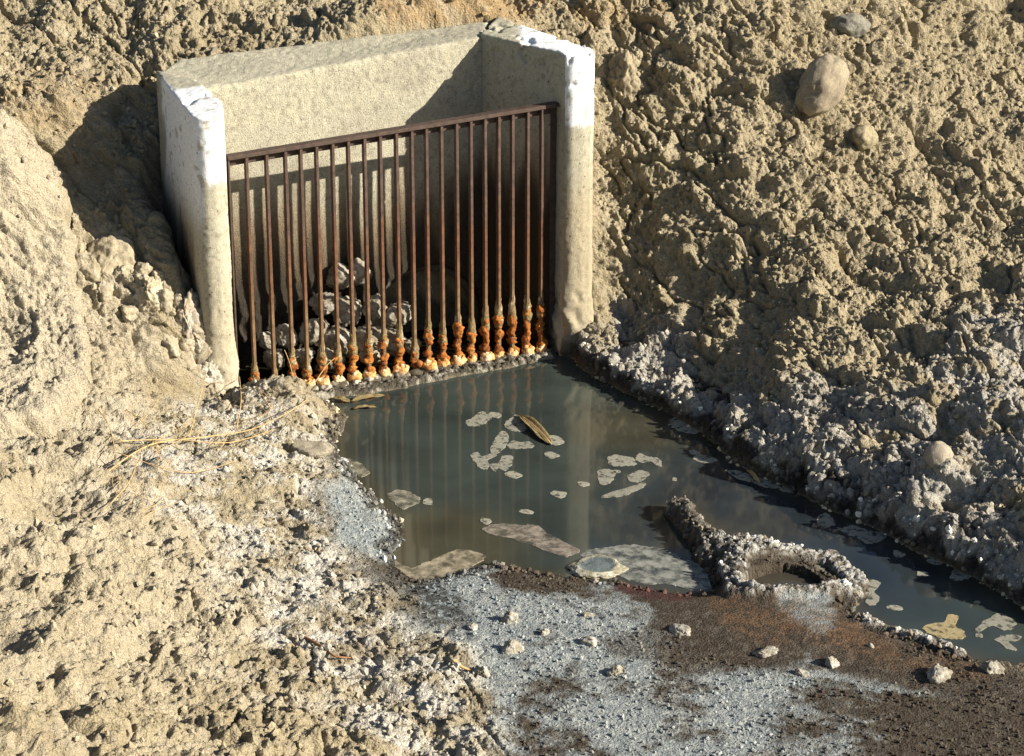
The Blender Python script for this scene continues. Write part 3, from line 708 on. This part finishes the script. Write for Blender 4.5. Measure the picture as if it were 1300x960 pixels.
fl_rocks = [(648, 790, .034, .040, 'pointed pale crust lump standing on the blue-grey salt flat'), (690, 806, .024, .022, 'small pale crust lump right of the pointed one'),
            (746, 818, .042, .020, 'flat slab of crust lying tilted on the salt flat'), (782, 857, .034, .024, 'pale broken crust lump at the bottom of the salt flat'),
            (862, 804, .046, .024, 'white crystalline lump on the wet brown mud'), (972, 830, .050, .018, 'flat white salt lump below the rusty stained mud'),
            (1055, 846, .036, .026, 'white crusty lump on gravel right of the flat salt lump'), (1018, 856, .026, .018, 'little white lump by the lower edge of the gravel'),
            (1190, 858, .060, .034, 'grey crust clump at the lower right by the channel'), (1105, 822, .016, .012, 'tiny white chip below the low crust ridge'),
            (650, 828, .045, .035, 'cluster of pale crumbs at the lower middle'), (612, 858, .045, .030, 'pale rubble lump at the bottom edge of the white crust'),
            (745, 781, .028, .010, 'dark flake lying on the salt flat'), (600, 800, .026, .016, 'dull brown lump at the edge of the salt flat'),
            (1258, 852, .050, .030, 'yellowish white crust clump at the right bottom corner'), (515, 820, .022, .013, 'yellow brown pebble in the white crust'),
            (385, 725, .035, .022, 'pale stone set in the white crust'), (1225, 700, .03, .022, 'white crystal lump under the right bank')]
for k, (px, py, r_, h_, lb) in enumerate(fl_rocks):
    r_ *= .82; h_ *= .8; rock('crust_lump', place(px, py, h_*.25), (r_, r_*.75, h_), 40+k, (.46, .42, .34), (.30, .26, .19), lb, 'crust lump', 'loose lumps of salt crust', amp=.2, rough=.22, cells=.2, facets=9, gran=.12, sub=4, rot=(0, 0, k*1.3), c3=(.60, .58, .52))
rock('flat_stone', place(392, 575, .012), (.085, .06, .028), 33, (.44, .38, .28), (.30, .26, .19), 'flat mottled stone half buried at the left water edge', 'stone', sub=5, amp=.2, rough=.06)
# disc of crust with a blue salt centre
o = rock('crust_disc', place(758, 722, .004), (.10, .085, .020), 70, (.40, .36, .24), (.6, .57, .45), 'low oval crust disc with a blue-grey salt centre at the water edge', 'crust', amp=.15, rough=.08, cells=.12, sub=5)
p = get_co(o.data); rr = np.hypot(p[:, 0]/.10, p[:, 1]/.085)
p[:, 2] = np.where(p[:, 2] > 0, p[:, 2]*(.35+.65*sm(rr, .45, .75)), p[:, 2]); o.data.vertices.foreach_set('co', p.ravel())
ca = o.data.color_attributes['Col']; cc = np.empty(len(p)*4, F); ca.data.foreach_get('color', cc); cc = cc.reshape(-1, 4)
k_ = sm(.72+.1*fbm3(p, 30, 3, 3)-rr, 0, .12); cc[:, :3] = lerp(cc[:, :3], C(.12, .145, .145), k_); ca.data.foreach_set('color', cc.ravel())
# heap behind the bars
r3 = random.Random(5)
heap = [(430, 350, .07), (455, 345, .07), (410, 385, .07), (440, 392, .08), (475, 388, .07), (505, 400, .07), (395, 420, .07), (430, 430, .08), (465, 428, .08), (500, 430, .07),
        (365, 425, .06), (350, 455, .06), (385, 452, .06), (525, 440, .05), (420, 455, .06), (470, 452, .06), (340, 432, .05)]
for k, (px, py, r_) in enumerate(heap):
    z = .33*(460-py)/110+.02
    yb = 9.19+.47*( (px-255)/357*1.12)     # inner face of the back wall at this place
    d0 = min(yb-.05, 9.0+(z*.9)+.22*(px-330)/200)
    z = HC-d0*math.tan(TH+math.atan((py-435)/FPX)); x_ = (px-650)/FPX*math.hypot(d0, HC-z)
    rock('rubble_chunk', (x_, d0, max(z, .0)), (r_*.95, r_*.9, r_*.7), 100+k, (.50, .44, .34), (.26, .22, .16), 'crusted grey chunk in the rubble heap behind the bars', 'rubble', 'rubble heap behind the bars', amp=.16, rough=.16, cells=.12, facets=11, gran=.1, sub=4, rot=(r3.random(), r3.random(), r3.random()*3), c3=(.55, .51, .44))

# ------------------------------------------------------------------ scum films on the water
def patch(px_pts, label, c1=(.38, .36, .28), name='scum_patch', h=.0015, cat='scum', seed=0, wob_=.010, group='scum patches floating on the water'):
    P2 = [Vector(unp(*p_)) for p_ in px_pts]; n = len(P2); out = []
    for i in range(n):
        a, b, c, d = P2[i-1], P2[i], P2[(i+1) % n], P2[(i+2) % n]
        for t in np.linspace(0, 1, 15)[:-1]:
            out.append(.5*((2*b)+(c-a)*t+(2*a-5*b+4*c-d)*t*t+(3*b-a-3*c+d)*t**3))
    a = np.array([(p_.x, p_.y) for p_ in out]); cen = a.mean(0); dr = a-cen; ln = np.hypot(*dr.T)[:, None]+1e-6
    a = a+dr/ln*(wob_*fbm2(a[:, 0], a[:, 1], 28, 3, seed+3)+wob_*.7*fbm2(a[:, 0], a[:, 1], 85, 3, seed))[:, None]*np.minimum(1, ln/.04)
    bm = bmesh.new()
    lo = [bm.verts.new((x-cen[0], y-cen[1], -.002)) for x, y in a]
    hi = [bm.verts.new(((x-cen[0])*.985, (y-cen[1])*.985, h)) for x, y in a]
    top = bm.faces.new(hi)
    for i in range(len(a)): bm.faces.new((lo[i], lo[(i+1) % len(a)], hi[(i+1) % len(a)], hi[i]))
    bmesh.ops.triangulate(bm, faces=[top]); bmesh.ops.recalc_face_normals(bm, faces=bm.faces)
    me = bpy.data.meshes.new(name); bm.to_mesh(me); bm.free()
    p = get_co(me); set_col(me, np.tile(C(*c1)*.74, (len(p), 1))*(1+.12*fbm3(p+seed, 20, 2, seed))[:, None]); me.materials.append(M_film if name == 'milky_film' else M_foam)
    o = bpy.data.objects.new(name, me); col.objects.link(o); o.location = (cen[0], cen[1], 0)
    return tag(o, label, cat, group)
def oval(cx, cy, rx, ry, ang=0, n=8, j=.22, s=0):
    q_ = random.Random(s*77+int(cx)); c, d = math.cos(math.radians(ang)), math.sin(math.radians(ang)); r = []
    for k in range(n):
        t = 2*math.pi*k/n; m_ = 1+q_.uniform(-j, j); u, w_ = rx*m_*math.cos(t), ry*m_*math.sin(t)
        r.append((cx+u*c-w_*d, cy+u*d+w_*c))
    return r
big = [
 ([(592, 535), (600, 530), (607, 524), (616, 523), (622, 530), (618, 537), (606, 541), (594, 541)], 'pale scum patch nearest the bars, left of the floating leaf'),
 ([(640, 540), (648, 531), (656, 527), (664, 533), (668, 545), (655, 548), (643, 545)], 'scum patch touching the upper end of the floating leaf'),
 ([(622, 570), (632, 552), (640, 548), (646, 553), (642, 566), (634, 575), (626, 576)], 'slanting oblong scum patch left of the floating leaf'),
 ([(643, 566), (650, 559), (660, 562), (672, 561), (678, 567), (668, 570), (650, 570)], 'narrow scum patch below the leaf tip'),
 ([(598, 578), (606, 574), (612, 580), (624, 576), (630, 579), (619, 585), (622, 592), (614, 597), (603, 589)], 'hooked scum patch at the left of its row'),
 ([(622, 590), (632, 588), (638, 579), (650, 580), (648, 591), (642, 598), (633, 594), (627, 600)], 'branching scum patch right of the hooked one'),
 ([(772, 582), (782, 578), (796, 580), (806, 583), (808, 590), (798, 592), (780, 592), (771, 588)], 'broad scum patch above the hooked pair in mid water'),
 ([(805, 583), (812, 576), (822, 580), (834, 582), (841, 592), (834, 592), (826, 586), (812, 588)], 'long scum patch joined beside the broad one in mid water'),
 ([(760, 600), (768, 596), (780, 598), (781, 604), (774, 613), (762, 614)], 'rounded scum patch below the broad one'),
 ([(796, 606), (808, 598), (820, 599), (823, 604), (812, 612), (800, 612)], 'oval scum patch above the scum tail'),
 ([(764, 630), (780, 624), (798, 619), (808, 615), (818, 613), (818, 618), (805, 625), (788, 630), (768, 632)], 'long thin tail of scum in mid water'),
 ([(848, 538), (856, 530), (866, 533), (876, 538), (886, 541), (896, 545), (884, 550), (870, 549), (852, 543)], 'long scum patch under the foot of the right bank'),
 ([(880, 580), (890, 578), (903, 580), (911, 584), (900, 588), (884, 587)], 'small scum patch with a dark crumb on it'),
 ([(936, 588), (944, 578), (954, 577), (964, 586), (955, 591), (942, 591)], 'rounded scum patch against the right shore'),
 ([(925, 600), (934, 597), (948, 601), (962, 605), (978, 612), (992, 618), (976, 620), (958, 614), (936, 608)], 'long scum patch carrying a bark scrap'),
 ([(1037, 660), (1046, 652), (1056, 656), (1060, 664), (1050, 670), (1040, 667)], 'small round scum patch left of the big shore patch'),
 ([(1068, 674), (1080, 667), (1096, 671), (1112, 675), (1126, 680), (1116, 689), (1100, 690), (1086, 682)], 'big smooth scum patch under the right bank'),
 ([(1205, 732), (1214, 723), (1226, 728), (1234, 732), (1222, 738), (1210, 737)], 'scum patch near the shaded right shore'),
 ([(1172, 798), (1186, 791), (1198, 790), (1204, 780), (1216, 784), (1214, 795), (1225, 803), (1220, 812), (1200, 812), (1184, 806)], 'yellow stained scum patch beside the low crust ridge'),
 ([(1237, 800), (1248, 790), (1264, 780), (1278, 783), (1290, 796), (1275, 800), (1258, 795), (1244, 802)], 'arched scum patch by the right picture edge'),
 ([(1262, 812), (1276, 806), (1296, 808), (1290, 814), (1280, 815), (1290, 824), (1282, 825), (1270, 817)], 'curled scum patch below the arched one'),
 ([(1096, 740), (1106, 736), (1117, 740), (1114, 746), (1110, 752), (1117, 760), (1110, 768), (1098, 766), (1104, 754), (1096, 748)], 'waisted scum patch right of the crust ring'),
 ([(1075, 768), (1088, 764), (1086, 782), (1108, 786), (1098, 791), (1080, 785)], 'hooked scum patch at the shore by the ridge')]
for k, (pts, lb) in enumerate(big): patch(pts, lb, seed=k*5+1, c1=(.45, .36, .19) if 'yellow' in lb else (.33, .315, .25))
small = [((627, 527), 8, 4, 'small round scum patch between leaf and bars'), ((705, 560), 12, 6, 'blunt scum patch right of the leaf'), ((700, 578), 9, 4, 'small scum patch just below the leaf'),
         ((651, 603), 10, 4, 'small oval scum patch below the branching one'), ((711, 628), 10, 4, 'lone oval scum patch in the post reflection'), ((667, 650), 10, 3, 'thin oval scum patch left of the post reflection'),
         ((617, 662), 7, 4, 'little round scum patch near the brown shore film'), ((543, 637), 7, 4, 'round scum patch beside the left shore patch'), ((783, 599), 5, 2, 'scum speck beside the rounded patch'),
         ((856, 609), 3, 2, 'scum speck in open dark water'), ((882, 575), 8, 3, 'thin scum patch above the crumb'), ((1000, 622), 9, 4, 'scum patch below the bark scrap'),
         ((1141, 704), 8, 5, 'round scum patch in the channel'), ((1166, 697), 12, 6, 'scum patch on the right shore beside the round one'), ((1171, 729), 8, 3, 'short scum patch in the lower channel'),
         ((1188, 713), 10, 4, 'scum patch beside the dark shore crumbs'), ((1137, 772), 10, 3, 'thin oval scum patch near the low ridge'), ((1243, 807), 6, 3, 'scum dot left of the curled patch'),
         ((1240, 765), 4, 2, 'scum speck in the lower channel'), ((1046, 716), 12, 6, 'scum patch above the crust ring'), ((740, 615), 8, 3, 'scum dash beside the post reflection')]
for k, ((cx, cy), rx, ry, lb) in enumerate(small): patch(oval(cx, cy, rx, ry, 5, s=k), lb, seed=k*3+200, wob_=.006)
# milky skins in the shallows
patch([(500, 712), (520, 722), (545, 712), (570, 702), (590, 698), (615, 706), (600, 720), (575, 731), (545, 738), (520, 737), (506, 728)], 'broad milky film along the lower left shore', (.42, .36, .25), 'milky_film', .002, 'film', 301, .012, 'milky films in the shallows')
patch([(612, 672), (630, 665), (655, 666), (680, 668), (696, 678), (720, 690), (738, 700), (722, 707), (700, 703), (680, 695), (650, 684), (625, 680)], 'pinkish milky film reaching up from the brown mud', (.33, .28, .225), 'milky_film', .002, 'film', 302, .012, 'milky films in the shallows')
patch([(735, 703), (770, 694), (810, 692), (845, 698), (870, 708), (893, 722), (903, 745), (885, 752), (855, 744), (820, 742), (790, 735), (765, 722), (745, 712)], 'large grey milky film left of the crust mound', (.33, .33, .29), 'milky_film', .002, 'film', 303, .014, 'milky films in the shallows')
patch([(492, 628), (505, 622), (522, 625), (534, 634), (522, 644), (512, 648), (500, 640)], 'pale film patch on the left shore', (.36, .33, .25), 'milky_film', .002, 'film', 304, .012, 'milky films in the shallows')
patch([(437, 585), (445, 583), (462, 592), (468, 602), (458, 606), (446, 598)], 'thin film strip on the upper left shore', (.34, .31, .22), 'milky_film', .002, 'film', 305, .010, 'milky films in the shallows')

# ------------------------------------------------------------------ floating leaf, bark scraps, straw, twigs
def leaf_mesh(name, a, b, w, m, label, cat, lift=.012, curl=.35):
    a, b = Vector((*unp(*a), .004)), Vector((*unp(*b), .004)); d = b-a; L_ = d.length; d.normalize(); s_ = d.cross(Vector((0, 0, 1)))
    v = []; f = []; n_ = 14; mm = 7
    for i in range(n_+1):
        t = i/n_; ww = w*math.sin(math.pi*min(1, max(.03, t)))**.7*(1+.15*math.sin(9*t))
        for j in range(mm):
            u = (j/(mm-1)-.5)*2
            z = lift*math.sin(math.pi*t)*.6+curl*w*abs(u)**1.6*(.6+.4*math.sin(5*t))+.0015*math.sin(20*t+3*u)
            p = a+d*(L_*t)+s_*(ww*u*.8)+Vector((0, 0, z)); v.append(tuple(p))
    for i in range(n_):
        for j in range(mm-1): k = i*mm+j; f.append((k, k+1, k+mm+1, k+mm))
    me = bpy.data.meshes.new(name); me.from_pydata(v, [], f); me.update(); me.materials.append(m)
    me.polygons.foreach_set('use_smooth', np.ones(len(me.polygons), bool))
    o = bpy.data.objects.new(name, me); col.objects.link(o)
    sf = o.modifiers.new('t', 'SOLIDIFY'); sf.thickness = .0016
    return tag(o, label, cat)
M_leaf = mat('dead_leaf', rough=.6, flat=(.20, .15, .07), noise=((60, .4), (300, .3)), bump=((150, .5, .003),))
lf = leaf_mesh('dead_leaf', (660, 529), (700, 566), .035, M_leaf, 'curled brown dead leaf floating among scum patches', 'leaf')
rib = tube_mesh('midrib', [(*unp(660+40*t, 529+37*t), .008+.010*math.sin(math.pi*t)) for t in np.linspace(0, 1, 8)], [.002]*8, M_straw, 6); rib.parent = lf
leaf_mesh('bark_scrap', (446, 512), (489, 503), .026, M_leaf, 'flat brown bark scrap lying by the bar feet', 'bark')
leaf_mesh('bark_scrap', (448, 521), (478, 518), .014, M_leaf, 'narrow dark bark scrap at the left water edge', 'bark')
leaf_mesh('bark_scrap', (948, 598), (964, 614), .012, M_straw, 'tan bark scrap stuck on the long scum patch', 'bark')
leaf_mesh('bark_scrap', (420, 508), (446, 512), .022, M_leaf, 'pale brown flake beside the bar feet', 'bark')
def stalk(pts, r, m, label, name='dry_stalk', cat='stalk', group='dry straw stalks by the left post'):
    P3 = [Vector((*unp(px, py, z), z)) for px, py, z in pts]; out = []
    n = len(P3)
    for i in range(n-1):
        a, b, c, d = P3[max(i-1, 0)], P3[i], P3[i+1], P3[min(i+2, n-1)]
        for t in np.linspace(0, 1, 7)[:(-1 if i < n-2 else None)]:
            out.append(.5*((2*b)+(c-a)*t+(2*a-5*b+4*c-d)*t*t+(3*b-a-3*c+d)*t**3))
    k = len(out); o = tube_mesh(name, out, [r*(1-.6*i/k) for i in range(k)], m, 6)
    return tag(o, label, cat, group)
def zz(px, py, dz): return on_ground(px, py).z+dz
def gst(pts, r, m, label, **k): stalk([(px, py, zz(px, py, dz)) for px, py, dz in pts], r, m, label, **k)
gst([(135, 600, .02), (190, 565, .04), (260, 555, .05), (320, 545, .05), (372, 520, .04), (400, 498, .03)], .0030, M_straw, 'longest straw stalk lying from the left bank to the bar feet')
gst([(150, 560, .03), (220, 558, .05), (290, 562, .05), (350, 545, .04)], .0024, M_straw, 'straw stalk lying just below the left post')
gst([(240, 555, .03), (255, 500, .10), (262, 470, .13)], .0022, M_straw, 'upright straw stalk left of the post foot')
gst([(300, 545, .02), (306, 510, .07), (304, 478, .12)], .0026, M_straw, 'upright straw stalk before the post foot')
gst([(305, 535, .02), (345, 520, .05), (330, 495, .07), (300, 495, .08)], .0022, M_straw, 'bent straw stalk looped before the post foot')
gst([(345, 520, .02), (332, 500, .05), (322, 482, .08)], .0022, M_straw, 'short straw stalk at the foot of the first bar')
stalk([(375, 512, .03), (374, 490, .10), (368, 462, .17), (361, 444, .22)], .0024, M_straw, 'tall curved straw stalk in front of the third bar')
stalk([(382, 510, .03), (398, 488, .08), (414, 465, .13), (425, 455, .15)], .0024, M_straw, 'straw stalk leaning right across the fourth bar')
gst([(130, 650, .02), (165, 610, .05), (178, 570, .09)], .0022, M_straw, 'straw stalk standing low on the left bank')
gst([(125, 520, .03), (140, 545, .05), (150, 600, .04), (152, 640, .03)], .0022, M_straw, 'thin bowed straw stalk on the left bank')
gst([(150, 575, .03), (235, 600, .02), (300, 585, .03)], .0020, M_straw, 'low straw stalk lying on the white crust')
gst([(160, 520, .03), (185, 540, .05), (200, 580, .03)], .0018, M_straw, 'faint straw stalk high on the left bank')
for k in range(16):
    ax, ay = r4.uniform(130, 210), r4.uniform(540, 660); t_ = r4.uniform(-2.4, -.4); L_ = r4.uniform(30, 75)
    gst([(ax, ay, .015), (ax+L_*.5*math.cos(t_)+r4.uniform(-6, 6), ay+L_*.5*math.sin(t_), .05), (ax+L_*math.cos(t_), ay+L_*math.sin(t_), .06+r4.random()*.04)], .0014, M_straw, 'fine stalk in the tangle of dry straw on the left bank', group='tangle of fine straw on the left bank')
for k, (ax, ay, bx_, by_) in enumerate([(250, 555, 262, 530), (290, 550, 275, 575), (330, 543, 352, 565), (345, 535, 330, 515), (365, 525, 350, 505), (300, 552, 320, 575), (230, 560, 222, 535), (375, 518, 400, 545)]):
    gst([(ax, ay, .045), ((ax+bx_)/2+2, (ay+by_)/2, .055), (bx_, by_, .05)], .0015, M_straw, 'fine side shoot of straw by the longest stalk', group='side shoots along the longest stalk')
gst([(385, 808, .006), (410, 822, .008), (425, 833, .008), (445, 835, .006)], .0055, M_twig, 'brown twig lying in the white crust', name='twig', cat='twig', group='twigs on the crust')
gst([(575, 838, .006), (585, 846, .008), (600, 852, .006)], .0065, M_straw, 'yellow twig at the lower edge of the white crust', name='twig', cat='twig', group='twigs on the crust')
gst([(92, 195, .01), (96, 202, .015), (99, 208, .01)], .005, M_twig, 'small twig in the shaded hollow', name='twig', cat='twig', group='twigs on the crust')

# ------------------------------------------------------------------ loose crumbs on the ground: nobody could count them
def crumbs(name, n, samp, size, tint, seed, sub=1):
    rg = np.random.default_rng(seed)
    bm = bmesh.new(); bmesh.ops.create_icosphere(bm, subdivisions=sub, radius=1)
    bv = np.array([v_.co for v_ in bm.verts], F); bf = np.array([[v_.index for v_ in f_.verts] for f_ in bm.faces], np.int32); bm.free()
    ii = samp(rg, n); n = len(ii)
    s_ = size[0]*(1/(1-rg.random(n)*.93))**.75; s_ = np.clip(s_, size[0], size[1]).astype(F)
    V = bv[None]*(1+rg.uniform(-.35, .35, (n, len(bv), 1))*(1 if sub == 1 else .8))
    V = V*(s_[:, None, None]*rg.uniform(.7, 1.2, (n, 1, 3)))
    an = rg.uniform(0, 6.28, n); c, d = np.cos(an)[:, None], np.sin(an)[:, None]
    vx = V[..., 0]*c-V[..., 1]*d; vy = V[..., 0]*d+V[..., 1]*c
    ctr = np.stack([Xd[ii], Yd[ii], Zd[ii]], 1)+np.stack([nx[ii], ny[ii], nz[ii]], 1)*s_[:, None]*.35
    V = np.stack([vx, vy, V[..., 2]], -1)+ctr[:, None, :]
    cc = colr[ii]*tint*rg.uniform(.85, 1.2, (n, 1)); cc = np.repeat(cc, len(bv), 0)
    Fc = (bf[None]+np.arange(n)[:, None, None]*len(bv)).reshape(-1, 3)
    o = mesh_np(name, V.reshape(-1, 3), Fc, M_rock, np.clip(cc, .01, .85), smooth=(sub > 1))
    return tag(o, {'dirt_crumbs': 'loose crumbs of dirt strewn over the banks', 'pale_gravel': 'fine pale gravel on the wash floor', 'shore_crystals': 'crusty crystals and mud crumbs along the water edge'}[name], name.replace('_', ' '), None, 'stuff')
vis = (np.abs(X) < 2.4) & (Y > 5.5) & (Y < 10.9) & land & (Bd < -.02) & (near_wall > .3)
cand = np.nonzero(vis & (floor_m < .3) & (np.random.default_rng(9).random(X.size) > .75*lefty))[0]
crumbs('dirt_crumbs', 15000, lambda rg, n: rg.choice(cand, n), (.003, .013), 1.0, 1)
cand2 = np.nonzero(vis & ((floor_m > .3) | ((white_m > .4) & (np.random.default_rng(8).random(X.size) > .6))) & (Wd < -.02) & (wetf < .4))[0]
crumbs('pale_gravel', 7000, lambda rg, n: rg.choice(cand2, n), (.0018, .0065), 1.1, 2)

cand4 = np.nonzero((Wd > -.05) & (Wd < .012) & (X > -.9) & (Y > 5.6) & (Bd < -.05))[0]
crumbs('shore_crystals', 1500, lambda rg, n: rg.choice(cand4, n), (.003, .012), 2.2, 4)
